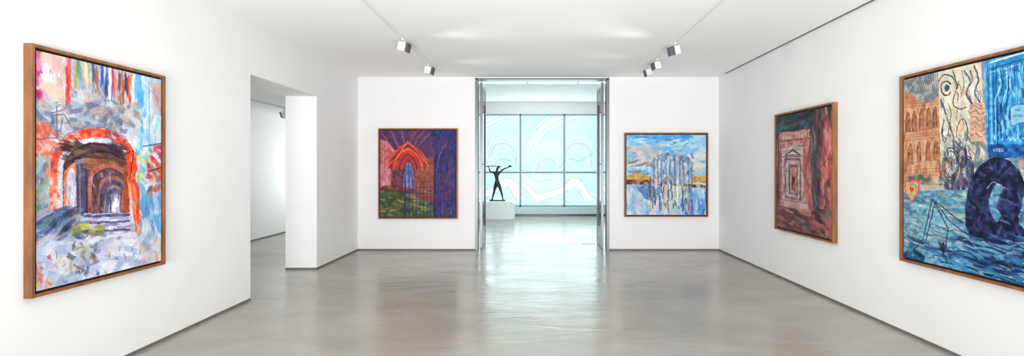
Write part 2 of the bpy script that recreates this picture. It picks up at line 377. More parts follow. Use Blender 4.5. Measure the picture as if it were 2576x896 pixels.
    s.dabs((170,545,342,600),56,[(230,230,242),(186,186,214),(140,138,174),(216,212,228)],(14,34),(3,7),-3,10)
    for y,xa in ((540,205),(557,196),(578,185)): s.poly([(xa,y),(326,y-3),(328,y+1),(250,y+6),(xa,y+8)],(86,82,118),(110,106,144),rag=1)
    s.dabs((88,530,200,612),100,[(70,92,132),(98,122,162),(144,164,192),(190,198,212),(54,60,92),(130,120,110)],(11,28),(4,8),-30,22)
    s.dabs((190,568,258,592),18,[(200,186,70),(150,150,84),(110,116,94)],(8,18),(3,6),0,20)
    s.line([(322,390),(330,460),(342,530),(352,592)],13,(234,76,38),col2=(240,124,76),rag=.8)
    s.dabs((322,400,350,590),24,[(240,110,60),(222,60,40),(246,160,120)],(14,30),(1.5,3.5),82,4)
    s.line([(352,592),(362,530),(372,480)],6,(226,78,58),rag=.8,dry=1)
    s.line([(318,385),(336,378),(326,450)],2.4,(70,30,40),rag=.8)
    s.dabs((345,385,372,470),26,[(212,190,84),(236,224,160),(200,210,220),(130,180,140)],(8,18),(3,7),70,30)
    s.dabs((372,370,408,490),60,[(218,44,60),(232,94,50),(196,40,90),(236,184,170),(80,136,130),(240,124,70)],(7,16),(3,7),60,50)
    s.dabs((356,488,408,640),70,[(130,184,222),(90,154,206),(196,214,230),(80,128,180),(216,220,228)],(14,34),(5,11),78,25)
    s.line([(410,360),(360,368)],3,(50,120,120)); s.line([(410,420),(375,430)],3,(90,30,60))
    s.dabs((86,608,412,740),260,[(190,200,222),(224,226,236),(166,180,208),(236,236,242),(202,196,214),(150,172,204),(196,184,170)],(13,34),(4,11),-8,42)
    s.dabs((88,640,124,730),18,[(232,140,110),(230,186,124),(180,90,90),(210,214,226)],(6,14),(2,5),70,40)
    s.dabs((170,610,250,690),34,[(70,68,80),(120,120,138),(130,120,80),(90,90,100)],(3,12),(1.5,5),45,80,.8)
    s.dabs((120,610,400,735),56,[(100,116,160),(130,116,142),(84,94,126),(170,150,120)],(4,13),(1,3),40,70,.75)
    s.dabs((360,610,408,665),18,[(200,182,176),(222,208,200),(166,164,180)],(10,24),(4,8),70,30)
    c=(54,68,104)
    for p in ([(126,286),(160,276)],[(142,282),(142,268)],[(128,290),(134,328),(152,330),(158,288),(128,290)],[(143,286),(143,330)],[(130,308),(155,308)],[(143,330),(143,346),(90,350)],[(160,285),(180,320)]):
        s.line(p,2.2,c,alpha=.7,dry=.8)
    s.dabs((132,290,154,326),8,[(90,106,140),(160,176,200)],(5,12),(2,4),85,15,.7)
framed('x','L',3.25,4.43,2.474,.73,340,490,(206,212,224),paint1,'large painting of red and orange street arches in wooden frame')

# ---- painting 2 : gothic cloister gate
def paint2(s):
    s.dabs((955,328,1150,548),260,[(100,56,84),(84,50,92),(120,66,80),(70,54,96)],(12,30),(5,10),84,25)
    s.rect(956,340,1016,470,(196,126,138),(208,142,142),rag=1)
    s.dabs((956,350,1010,468),50,[(202,130,142),(216,150,144),(176,106,136),(190,120,150),(160,96,120)],(10,24),(4,8),80,20)
    s.poly([(956,328),(1148,328),(1148,372),(1100,360),(1060,372),(1030,368),(1000,385),(975,356),(956,350)],(112,66,96),(84,56,100),rag=1)
    for k in range(6):
        s.line(cat([(958+13*k,330),(972+11*k,352),(994+7*k,380)]),3,[(166,96,116),(60,40,90)][k%2],rag=.7,alpha=.9)
        s.line(cat([(1096-10*k,330),(1074-8*k,350),(1054-5*k,374)]),2.6,[(60,40,90),(156,80,92)][k%2],rag=.7,alpha=.9)
    s.poly([(956,362),(974,366),(986,384),(980,410),(956,414)],(184,96,92),(196,116,112))
    s.poly([(1082,328),(1148,328),(1148,547),(1092,547),(1092,400)],(40,48,116),(60,46,98),rag=1)
    for k in range(7): s.line(s.arc(1152,440,14+10*k,108-3*k,90,180),3.2,[(40,52,130),(140,62,80),(54,52,120),(34,40,104),(160,78,84),(60,60,128),(110,52,86)][k],rag=.8,alpha=.9)
    s.dabs((1094,340,1146,546),90,[(34,50,134),(46,46,108),(30,34,98),(110,50,72),(64,80,156)],(9,24),(2,4.5),88,6)
    for x in range(1098,1147,7): s.line([(x,400+rng.uniform(0,40)),(x+1,545)],1.1,(176,66,66),alpha=.7,rag=.6,dry=.8)
    for y in range(430,546,11): s.line([(1096,y),(1146,y+1)],1.0,(30,40,100),alpha=.7,rag=.5)
    s.rect(984,400,1020,500,(104,58,78),(124,68,84)); s.rect(1040,398,1092,505,(166,96,64),(136,72,60),rag=.6)
    g=s.gothic(1026,424,358,52)
    s.poly(list(map(tuple,g)),(200,70,52),(160,52,56),rag=.5)
    for k,c in enumerate([(236,100,60),(110,40,60),(242,134,80),(220,68,50),(90,36,76),(200,70,60)]):
        s.line(s.gothic(1026,426,360+7*k,50-7*k),3.4,c,rag=.5,col2=tuple(int(v*.82) for v in c))
    s.line([(970,422),(998,396),(1026,356),(1056,390),(1080,420)],2.6,(238,120,80),rag=.7)
    for y in range(410,500,12): s.line([(1052,y),(1092,y+1)],1.1,(108,56,54),alpha=.7)
    for x in range(1058,1092,10): s.line([(x,405),(x,500)],1,(110,58,58),alpha=.6)
    s.poly(list(map(tuple,s.gothic(1028,446,406,13)))+[(1041,474),(1015,474)],(130,146,192),(96,92,148),rag=.3)
    s.line(s.gothic(1028,446,403,15),2.2,(56,40,84),rag=.3); s.line([(1028,404),(1028,474)],1.6,(60,44,84))
    s.dabs((985,474,1092,500),26,[(140,66,62),(110,54,64),(176,98,76)],(10,24),(3,6),4,10)
    s.poly([(956,474),(1000,478),(1060,500),(1090,512),(1090,548),(956,548)],(70,84,60),(96,98,60),rag=.6)
    s.dabs((956,480,1085,546),60,[(84,106,66),(176,166,96),(46,66,66),(130,96,66),(150,150,84),(60,90,70)],(7,20),(2.5,5),4,14,.8)
    s.poly([(956,470),(985,464),(1000,474),(956,482)],(110,66,58),(140,90,60))
    for x in range(1020,1092,9): s.line([(x,446 if x<1042 else 460),(x,547)],1.6,(30,40,108),rag=.3)
    for y in range(456,548,15): s.line([(1018,y),(1092,y)],1.4,(32,42,110),rag=.3)
    s.line([(1092,398),(1092,547)],4,(28,36,94)); s.line([(1018,425),(1018,547)],3,(40,44,96))
framed('y','B',(951-VX)/128.5,(1151-VX)/128.5,2.400,.6255,270,310,(104,60,88),paint2,'purple and red painting of a gothic arch with iron gate')

# ---- painting 3 : blue lake with pillars
def paint3(s):
    s.poly([(1575,338),(1780,338),(1780,440),(1575,440)],(130,190,226),(168,208,232))
    s.dabs((1575,338,1780,420),110,[(104,178,224),(84,158,216),(176,212,232),(212,226,234),(140,198,228)],(12,34),(4,10),6,30)
    s.dabs((1575,370,1655,425),44,[(214,200,184),(196,192,192),(228,220,208),(160,172,188)],(12,26),(4,10),-12,30)
    s.dabs((1710,388,1780,430),30,[(220,210,196),(230,220,208),(188,206,220)],(12,26),(4,9),-5,20)
    s.dabs((1655,352,1728,364),10,[(242,247,250),(68,120,194)],(6,13),(1.5,3),-15,20)
    s.dabs((1575,340,1780,348),14,[(60,146,216),(76,162,224)],(12,30),(3,6),0,8)
    s.dabs((1575,402,1640,420),12,[(110,120,144),(150,150,160)],(8,20),(2,4),-12,15)
    s.dabs((1572,430,1780,456),60,[(206,176,110),(120,130,120),(90,124,158),(222,196,130),(112,154,186),(170,120,80)],(9,24),(2,4.5),4,8)
    s.poly([(1575,442),(1610,438),(1645,447),(1645,452),(1575,452)],(216,176,84),(170,140,90),rag=1)
    s.poly([(1575,452),(1640,452),(1700,460),(1780,466),(1780,474),(1690,468),(1575,464)],(90,66,64),(180,126,70),rag=1)
    s.poly([(1735,446),(1780,441),(1780,460),(1735,458)],(222,176,90),(160,120,84),rag=1)
    s.poly([(1575,464),(1680,466),(1780,474),(1780,542),(1575,542)],(172,196,220),(200,212,224),rag=.6)
    s.dabs((1575,472,1780,543),100,[(150,184,218),(196,210,224),(126,172,212),(220,222,222),(186,202,216),(206,196,180)],(12,32),(4,9),84,15)
    s.poly([(1600,468),(1634,464),(1662,470),(1650,512),(1620,498)],(70,116,172),(96,144,190),alpha=.8)
    s.line([(1575,472),(1600,500),(1634,541)],1.4,(120,126,144),alpha=.8); s.line([(1590,500),(1600,541)],1.2,(150,150,160),alpha=.6)
    s.dabs((1718,482,1780,542),30,[(80,144,212),(64,120,196),(140,184,228)],(14,30),(3,6),88,6)
    s.poly([(1638,408),(1650,394),(1664,388),(1700,386),(1728,390),(1742,408),(1742,462),(1638,460)],(140,168,198),(98,134,178),rag=1.5,alpha=.8)
    xs=[1640,1650,1659,1671,1681,1693,1704,1716,1727,1737]
    for i,x in enumerate(xs):
        h=[412,396,390,404,384,400,388,394,408,400][i]; w=[5,8,6,9,7,5,9,6,8,4][i]
        s.line([(x,h+5),(x+rng.uniform(-2,2),430),(x+1,462)],w,[(210,216,224),(176,186,202),(224,226,228),(150,164,188)][i%4],col2=[(160,174,196),(212,202,190)][i%2],rag=1,dry=.5)
        s.line([(x+w*.55,h+8+rng.uniform(0,12)),(x+w*.55,463)],2,[(44,62,112),(86,94,122),(32,52,102)][i%3],rag=.9,alpha=.85,dry=.9)
        s.dabs((x-5,h-10,x+5,h+8),6,[(100,112,142),(60,90,148),(206,168,136),(236,238,242)],(4,9),(2,4),75,45)
        s.dabs((x-4,h+10,x+4,458),4,[(70,100,150),(236,238,240),(196,180,160),(140,170,204)],(6,14),(1.5,3),86,8,.8)
        s.line([(x,468),(x+rng.uniform(-1,2),490+rng.uniform(0,44))],[3,5,3.6][i%3],[(232,206,120),(242,242,242),(40,70,126),(206,146,76),(76,108,152)][i%5],rag=.8,dry=1,alpha=.9)
    s.dabs((1634,466,1742,526),64,[(40,70,124),(32,54,104),(224,176,84),(56,90,146),(200,110,66),(236,236,236),(90,120,90)],(7,20),(1.5,3),89,5)
    s.dabs((1640,436,1740,466),18,[(40,64,110),(216,146,66),(170,76,56)],(5,12),(1,2.2),86,10)
framed('y','B',(1571-VX)/128.5,(1782-VX)/128.5,2.314,.664,280,282,(190,208,222),paint3,'blue and yellow painting of pale pillars beside water')

# ---- painting 4 : dark red corridor
def paint4(s):
    s.bri=-5; s.con=1.06
    s.dabs((1950,262,2100,610),320,[(130,74,74),(100,60,64),(150,86,84),(84,62,66),(168,100,94)],(14,40),(4,9),89,8)
    s.poly([(1950,292),(2098,262),(2098,285),(2060,325),(1985,342),(1950,342)],(48,72,76),(36,44,52),rag=1)
    s.dabs((1950,290,2070,335),40,[(60,98,100),(36,46,54),(32,34,40),(84,82,86)],(14,32),(3,6),-10,14)
    s.dabs((2066,275,2100,600),100,[(204,104,100),(216,134,124),(160,76,78),(224,154,142),(90,56,62)],(12,40),(3,7),89,4)
    s.dabs((2040,290,2066,580),76,[(54,48,52),(76,62,64),(116,64,64),(44,48,54),(140,122,116),(64,92,92)],(12,40),(2.5,6),89,5)
    for y in range(300,560,16): s.line([(2042+rng.uniform(0,50),y),(2044+rng.uniform(0,50),y+rng.uniform(20,60))],1.6,(36,30,36),alpha=.8,dry=1)
    s.dabs((1950,330,1960,560),30,[(80,88,92),(134,84,82),(56,56,60),(170,140,136)],(12,30),(2,4),89,4)
    s.poly([(1960,334),(2036,324),(2040,550),(1962,526)],(166,102,98),(190,132,122),rag=1)
    s.poly([(1962,338),(2034,328),(2034,346),(1962,354)],(200,168,156),(160,112,106),rag=1)
    for k in range(9): s.line([(1966+8*k,340-k),(1966+8*k,354-k)],1.4,(90,66,68),alpha=.8,dry=.6)
    s.line([(1962,356),(2036,348)],2.4,(60,44,50),dry=.6); s.line([(1964,340),(1964,520)],2,(70,50,56),dry=.8)
    s.dabs((2020,350,2038,545),34,[(180,88,80),(206,120,108),(130,62,62),(90,74,80)],(12,30),(2,4),89,4)
    s.poly([(1967,366),(2019,361),(2022,517),(1968,505)],(204,186,182),(166,142,142),rag=1)
    s.dabs((1968,366,2020,390),22,[(150,140,148),(222,208,202),(120,92,98),(180,120,110)],(8,18),(2,4),-4,12)
    s.poly([(1972,392),(1994,374),(2016,390)],(70,72,86),rag=.5); s.poly([(1980,389),(1994,380),(2008,388)],(196,182,180),rag=.5)
    s.line([(1968,394),(2020,393)],2.8,(76,70,80),dry=.5)
    s.poly([(1973,398),(2015,397),(2016,505),(1974,497)],(140,106,108),(110,84,92),rag=.9)
    s.poly([(1977,404),(2011,403),(2012,500),(1978,493)],(200,182,178),(164,140,140),rag=.9)
    s.poly([(1983,414),(2007,413),(2008,492),(1984,487)],(106,80,88),(140,98,96),rag=.8)
    s.poly([(1987,422),(2004,421),(2004,488),(1988,484)],(190,164,156),(150,118,112),rag=.7)
    s.poly([(1991,436),(2001,435),(2001,482),(1991,480)],(100,54,48),(184,112,62),rag=.6)
    s.dabs((1966,396,2022,508),90,[(180,158,156),(96,72,82),(222,204,198),(140,80,78),(76,66,82),(200,110,96),(60,46,56)],(4,15),(1,2.6),88,12,.75)
    for y in (430,462,480): s.line([(1973,y),(1983,y)],1.4,(110,90,96)); s.line([(2009,y),(2016,y)],1.4,(110,90,96))
    s.poly([(1962,500),(2030,512),(2036,534),(1962,516)],(196,168,164),(160,124,124),rag=1)
    s.line([(1962,518),(2038,538)],2.4,(64,42,48),dry=.5); s.line([(1962,500),(2028,511)],1.5,(100,72,78),dry=.5)
    s.dabs((1950,525,2098,604),110,[(136,72,74),(162,90,88),(98,58,64),(66,48,54),(186,118,110),(50,46,54)],(12,32),(3,6),12,16)
    s.dabs((1950,550,2040,604),24,[(60,64,72),(110,104,108),(180,160,160)],(8,22),(2,4),14,16)
    s.dabs((2066,540,2098,606),16,[(204,118,112),(120,106,108)],(8,20),(3,6),85,15)
framed('x','R',7.098,5.707,2.412,.717,250,350,(110,68,70),paint4,'dark red and teal painting of nested doorways in wooden frame')

# ---- painting 5 : blue water with round sculpture
def paint5(s):
    s.dabs((2268,130,2640,700),200,[(150,170,180),(110,150,170),(200,196,180)],(14,34),(6,12),60,50)
    s.poly([(2270,205),(2362,175),(2370,470),(2272,470)],(208,160,126),(188,130,98),rag=.6)
    s.dabs((2270,200,2362,470),90,[(212,168,132),(184,122,90),(218,186,154),(150,104,90),(200,140,100)],(8,22),(3,6),88,12)
    s.poly([(2272,205),(2365,160),(2365,238),(2330,262),(2296,240),(2272,232)],(130,138,146),(172,172,162),rag=.6)
    for k in range(16): s.line([(2274+6*k,208-3*k),(2298+4.5*k,238)],1.3,(74,74,86),rag=.5,alpha=.8,dry=.5)
    for x,y in [(2284,292),(2300,290),(2318,286),(2336,283),(2352,280),(2290,372),(2312,368),(2334,364),(2354,362)]:
        s.poly(list(map(tuple,s.gothic(x,y+10,y-14,6)))+[(x+6,y+38),(x-6,y+38)],(120,76,60),(160,108,82),rag=.9,alpha=.85)
        s.line(list(map(tuple,s.gothic(x,y+10,y-18,8))),1.3,(226,196,160),rag=.6,dry=.6); s.line([(x,y-8),(x,y+38)],1,(206,160,124),rag=.5)
        s.line([(x-6,y+10),(x-6,y+40)],1,(80,50,46),rag=.6,dry=.6); s.line([(x-8,y+40),(x+8,y+39)],1.2,(90,60,50),rag=.6)
    for y in (250,256,264,334,340,348,424,432,440): s.line([(2272,y+6),(2362,y-2)],1.2,(120,80,66),alpha=.8,rag=.5,dry=.5)
    for k in range(11): s.line([(2274+8*k,262-2*k),(2274+8*k,470)],1,(140,94,72),alpha=.5,dry=.8)
    s.dabs((2272,260,2362,465),40,[(226,190,156),(140,96,84),(200,130,90),(170,150,140)],(5,14),(1.2,3),88,15,.7)
    s.rect(2362,170,2378,470,(156,106,82),(106,86,82))
    s.poly([(2360,180),(2468,152),(2478,400),(2366,430)],(216,206,188),(202,200,186),rag=.5)
    s.dabs((2366,180,2470,400),44,[(232,226,210),(196,186,166),(170,182,178),(222,200,170)],(10,26),(4,9),70,40)
    k=(34,42,58)
    s.line(s.arc(2380,222,13,18,30,320),3,k,rag=.9,dry=.4); s.ell(2382,222,6,8,(60,84,110),rag=.8); s.line(cat([(2360,204),(2376,188),(2402,198),(2408,222)]),2.4,k,dry=.4)
    for p,w in [([(2426,180),(2440,205),(2430,236),(2446,262),(2438,280)],4),([(2450,166),(2460,200),(2452,232),(2468,262)],3.5),([(2412,205),(2400,240),(2398,262),(2414,276),(2430,270)],2.4),([(2366,250),(2380,290),(2396,340),(2402,400)],3.4),([(2405,345),(2412,306),(2424,300),(2434,330),(2424,400)],2.6),([(2384,260),(2392,290),(2386,330),(2376,372)],2),([(2418,178),(2424,210),(2418,244)],1.6),([(2440,180),(2446,196),(2440,214)],3),([(2396,176),(2404,196),(2398,212)],2),([(2374,300),(2370,340),(2384,380),(2378,416)],2.6),([(2448,300),(2456,340),(2446,372),(2456,396)],2.4)]:
        s.line(cat(p),w,k,rag=.8,col2=(86,92,104),dry=.5)
    for q in range(40):
        x=rng.uniform(2364,2470); y=rng.uniform(190,400); s.line(cat([(x,y),(x+rng.uniform(-8,8),y+10),(x+rng.uniform(-8,10),y+24)]),rng.uniform(1,2.4),[k,(90,100,116),(150,110,90)][q%3],rag=.6,alpha=.85,dry=.5)
    s.dabs((2366,340,2476,430),64,[(80,98,114),(206,198,180),(150,166,160),(106,120,130),(224,216,200),(180,130,100)],(6,18),(2,5),75,40)
    s.poly([(2438,262),(2476,256),(2478,352),(2440,358)],(208,176,150),(192,150,122),rag=.8)
    for q in range(6): s.line(cat([(2440,272+14*q),(2452,265+14*q),(2464,274+14*q),(2478,268+14*q)]),1.5,(124,80,70),rag=.8,dry=.5)
    s.dabs((2438,260,2478,356),14,[(222,190,160),(160,110,90),(120,100,100)],(5,13),(1.5,3),60,50,.7)
    s.poly([(2478,150),(2640,98),(2640,400),(2482,390)],(44,132,190),(70,164,210),rag=.5)
    for x in (2484,2491,2498,2505): s.line([(x,165),(x+4,372)],1.8,(24,70,130) if x!=2491 else (150,206,226),rag=.3)
    s.line([(2490,158),(2640,112)],3.4,(206,226,232)); s.line([(2488,174),(2640,132)],2,(24,66,116)); s.line([(2489,182),(2640,142)],1.6,(160,210,228))
    for kx in range(14):
        x=2510+6*kx; a=rng.uniform(-7,7); s.line(cat([(x,176-2*kx),(x-a,215),(x+a,252),(x-6,300),(x-2+a,350)]),rng.uniform(1.2,2.6),[(190,220,232),(20,50,100),(28,76,138)][kx%3],rag=.8,alpha=.9,dry=.3)
    s.dabs((2510,170,2600,350),40,[(44,120,184),(96,172,212),(150,204,224),(20,50,96)],(8,22),(1.5,3.5),80,20)
    s.poly([(2540,270),(2558,262),(2590,262),(2592,306),(2558,312),(2542,318)],(150,196,216),(128,182,206),rag=.6,tex=.05); s.line([(2540,270),(2542,318),(2558,312),(2592,306)],1.4,(30,80,138)); s.line([(2540,270),(2558,262),(2590,262)],1.2,(30,80,138))
    s.text('THE',2551,274,1.2,(30,80,138)); s.text('FUTURE',2546,288,1.2,(30,80,138))
    s.rect(2484,362,2640,398,(28,78,140),(44,110,172)); s.text('KNOW',2498,373,1.7,(150,186,206))
    for q in range(6): s.line(cat([(2530+12*q,352),(2536+12*q,345),(2542+12*q,354)]),1.4,(170,206,222))
    s.dabs((2270,440,2400,474),40,[(80,112,86),(124,146,106),(190,190,172),(84,92,98)],(7,16),(3,6),0,30)
    s.dabs((2372,398,2640,470),90,[(152,152,144),(110,118,126),(204,164,130),(80,88,106),(206,202,188)],(8,22),(3,6),60,50)
    s.poly([(2270,462),(2460,470),(2460,490),(2272,482)],(180,178,170),(150,156,158),rag=.6)
    for cx,cy,r in [(2392,412,26),(2432,428,22),(2420,395,16)]:
        for g in (1,.8): s.line(s.arc(cx,cy,r*.75*g,r*1.6*g),2.2,(40,38,68),rag=.7,dry=.4)
        for t in range(0,180,30): 
            dx,dy=r*.72*math.cos(math.radians(t)),r*1.5*math.sin(math.radians(t)); s.line([(cx-dx,cy-dy),(cx+dx,cy+dy)],1.4,(66,58,96),rag=.6,dry=.5)
    s.dabs((2376,446,2450,484),30,[(44,44,68),(70,68,98),(96,90,116)],(8,18),(2,4.5),75,30)
    s.poly([(2268,482),(2640,470),(2640,790),(2268,700)],(84,138,166),(118,166,186),rag=.5)
    s.dabs((2268,484,2640,780),300,[(64,118,156),(112,166,190),(150,186,194),(48,88,126),(132,162,166)],(14,34),(1.8,4),4,7,.8)
    s.dabs((2268,488,2440,630),110,[(190,196,184),(150,160,150),(206,210,198),(90,110,120)],(8,24),(1.4,3),4,7,.8)
    s.dabs((2268,600,2640,780),170,[(30,66,110),(44,100,158),(22,44,80),(90,160,198),(60,130,184)],(14,36),(2,4.6),6,8,.85)
    s.dabs((2268,640,2335,695),20,[(20,38,66),(34,74,110)],(10,24),(3,6),16,12)
    n=(28,32,62); n2=(46,54,92)
    s.poly(cat([(2440,600),(2428,560),(2430,505),(2444,450),(2470,412),(2504,396),(2540,406),(2568,436),(2580,480),(2560,500),(2524,466),(2504,464),(2492,490),(2488,520),(2500,552),(2530,566),(2560,560),(2580,600),(2510,612),(2440,600)]),n,n2,rag=.8)
    s.ell(2540,510,30,40,(28,32,64),(46,54,100),rag=.8)
    s.poly([(2520,540),(2560,540),(2570,600),(2500,604),(2506,560)],n,n2,rag=1)
    for t in range(9):
        a=math.radians(44+18*t); s.line(cat([(2500+30*math.cos(a),468-40*math.sin(a)),(2502+48*math.cos(a+.1),474-58*math.sin(a+.1)),(2504+62*math.cos(a+.12),478-76*math.sin(a+.12))]),1.4,(100,108,142),rag=.6,alpha=.75,dry=.6)
    s.line(s.arc(2540,510,28,36,100,260),1.8,(120,132,168),alpha=.75,dry=.5); s.ell(2530,518,3.4,4.4,(100,50,66),rag=.3)
    s.line(cat([(2482,474),(2498,458),(2514,466)]),2.6,(184,194,208),dry=.5)
    s.dabs((2434,410,2570,600),60,[(20,24,52),(60,72,112),(40,60,110),(96,118,160),(30,40,80)],(6,18),(1.2,3.2),60,60,.65)
    s.dabs((2420,596,2600,665),84,[(22,30,62),(36,56,100),(84,140,176),(28,44,84),(120,170,196)],(12,28),(1.8,4),5,8)
    s.dabs((2440,650,2580,720),30,[(26,40,80),(50,110,160),(20,30,60)],(10,26),(1.6,3.6),6,8)
    for q in range(170):
        x=rng.uniform(2270,2600); y=rng.uniform(495,760); l=rng.uniform(3,9)
        if 2430<x<2575 and y<600: continue
        s.line(cat([(x-l,y),(x,y-1.6),(x+l,y+1)]),rng.uniform(1,2),[(216,224,218),(30,60,96),(180,208,214),(40,84,124)][rng.integers(4)],rag=.4,alpha=.85)
    for p in ([(2322,600),(2345,500),(2385,575),(2378,630)],[(2330,602),(2352,508),(2392,560),(2436,590)],[(2345,500),(2420,560)],[(2290,640),(2322,600)]):
        s.line(p,2.6,(36,42,74),rag=.7,dry=.4)
    s.dabs((2364,612,2392,646),10,[(28,34,64),(40,56,92)],(6,13),(2,5),60,30)
    for r,c in [(1,(204,96,86)),(.82,(222,156,120)),(.66,(130,170,146)),(.48,(214,180,90)),(.3,(200,74,68))]:
        pts=[]
        for t in np.linspace(0,2*math.pi,30):
            pts.append((2294+r*1.25*16*math.sin(t)**3,478-r*2.2*(13*math.cos(t)-5*math.cos(2*t)-2*math.cos(3*t)-math.cos(4*t))))
        s.poly(pts,c,rag=1,tex=.09)
framed('x','R',4.667,3.02,2.515,.718,440,480,(120,150,170),paint5,'large blue painting of water, murals and dark spiral sculpture')

# ---- mural outside the window
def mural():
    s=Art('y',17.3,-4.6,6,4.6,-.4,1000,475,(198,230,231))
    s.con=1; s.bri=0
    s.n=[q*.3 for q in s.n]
    s.dabs((1000,180,1760,580),120,[(188,225,227),(206,234,235),(214,238,238),(180,220,223)],(30,70),(10,26),60,60,.6,4)
    t=(132,190,195); wh=(244,250,250); rd=(196,154,150)
    def ban(p,w,lc=t,n=8):
        c=cat(p,n); s.line(c,w+2.6,lc,rag=0); s.line(c,w,wh,rag=0,tex=.01)
    for ox in (-340,-170,0,190,380):
        for k in range(6):
            ban([(1318+ox+4*k,415-6*k),(1328+ox+9*k,360-6*k),(1352+ox+16*k,318-4*k),(1385+ox+20*k,290)],5+1.5*(k%3))
        for k in range(4):
            ban([(1222+ox+k*6,360+8*k),(1236+ox+k*10,330+5*k),(1262+ox+k*9,306+3*k),(1300+ox,296+5*k)],4)
        ban([(1224+ox,384),(1240+ox,352),(1272+ox,346),(1300+ox,366),(1304+ox,396)],5)
        ban([(1232+ox,410),(1252+ox,382),(1280+ox,384),(1292+ox,412)],4)
        s.line(cat([(1228+ox,398),(1246+ox,366),(1274+ox,362),(1296+ox,384),(1296+ox,420)]),2,rd,rag=0)
        ban([(1340+ox,440),(1350+ox,404),(1380+ox,388),(1404+ox,404),(1396+ox,430)],6)
        s.line(cat([(1346+ox,440),(1356+ox,412),(1380+ox,398),(1396+ox,410)]),2,rd,rag=0)
        s.line(cat([(1404+ox,424),(1430+ox,400),(1460+ox,404),(1500+ox,380)]),2.4,t,rag=0)
        s.poly([(1316+ox,452),(1352+ox,490),(1416+ox,470),(1436+ox,446),(1462+ox,452),(1484+ox,492),(1500+ox,504),(1470+ox,504),(1448+ox,468),(1428+ox,478),(1404+ox,492),(1350+ox,508),(1316+ox,470)],wh,rag=0,tex=.01)
        for p in ([(1316,452),(1352,490),(1416,470),(1436,446),(1462,452),(1484,492),(1504,504)],[(1316,470),(1350,508),(1404,492),(1428,478),(1448,468),(1470,504)]):
            s.line([(a+ox,b) for a,b in p],2,rd,rag=0)
        ban([(1222+ox,452),(1250+ox,440),(1280+ox,462),(1306+ox,452)],4)
        ban([(1226+ox,500),(1250+ox,470),(1276+ox,486),(1300+ox,512)],4)
        s.line(cat([(1360+ox,512),(1400+ox,500),(1440+ox,512)]),2,t,rag=0); s.line(cat([(1326+ox,440),(1350+ox,456),(1390+ox,450)]),2,t,rag=0)
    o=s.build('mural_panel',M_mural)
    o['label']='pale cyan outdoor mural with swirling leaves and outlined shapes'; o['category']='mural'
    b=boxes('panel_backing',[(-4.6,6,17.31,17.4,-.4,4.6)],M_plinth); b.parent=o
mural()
boxes('ground_outside',[(-8,8,16.8,18,-.5,-.4)],M_sill,kind=S)

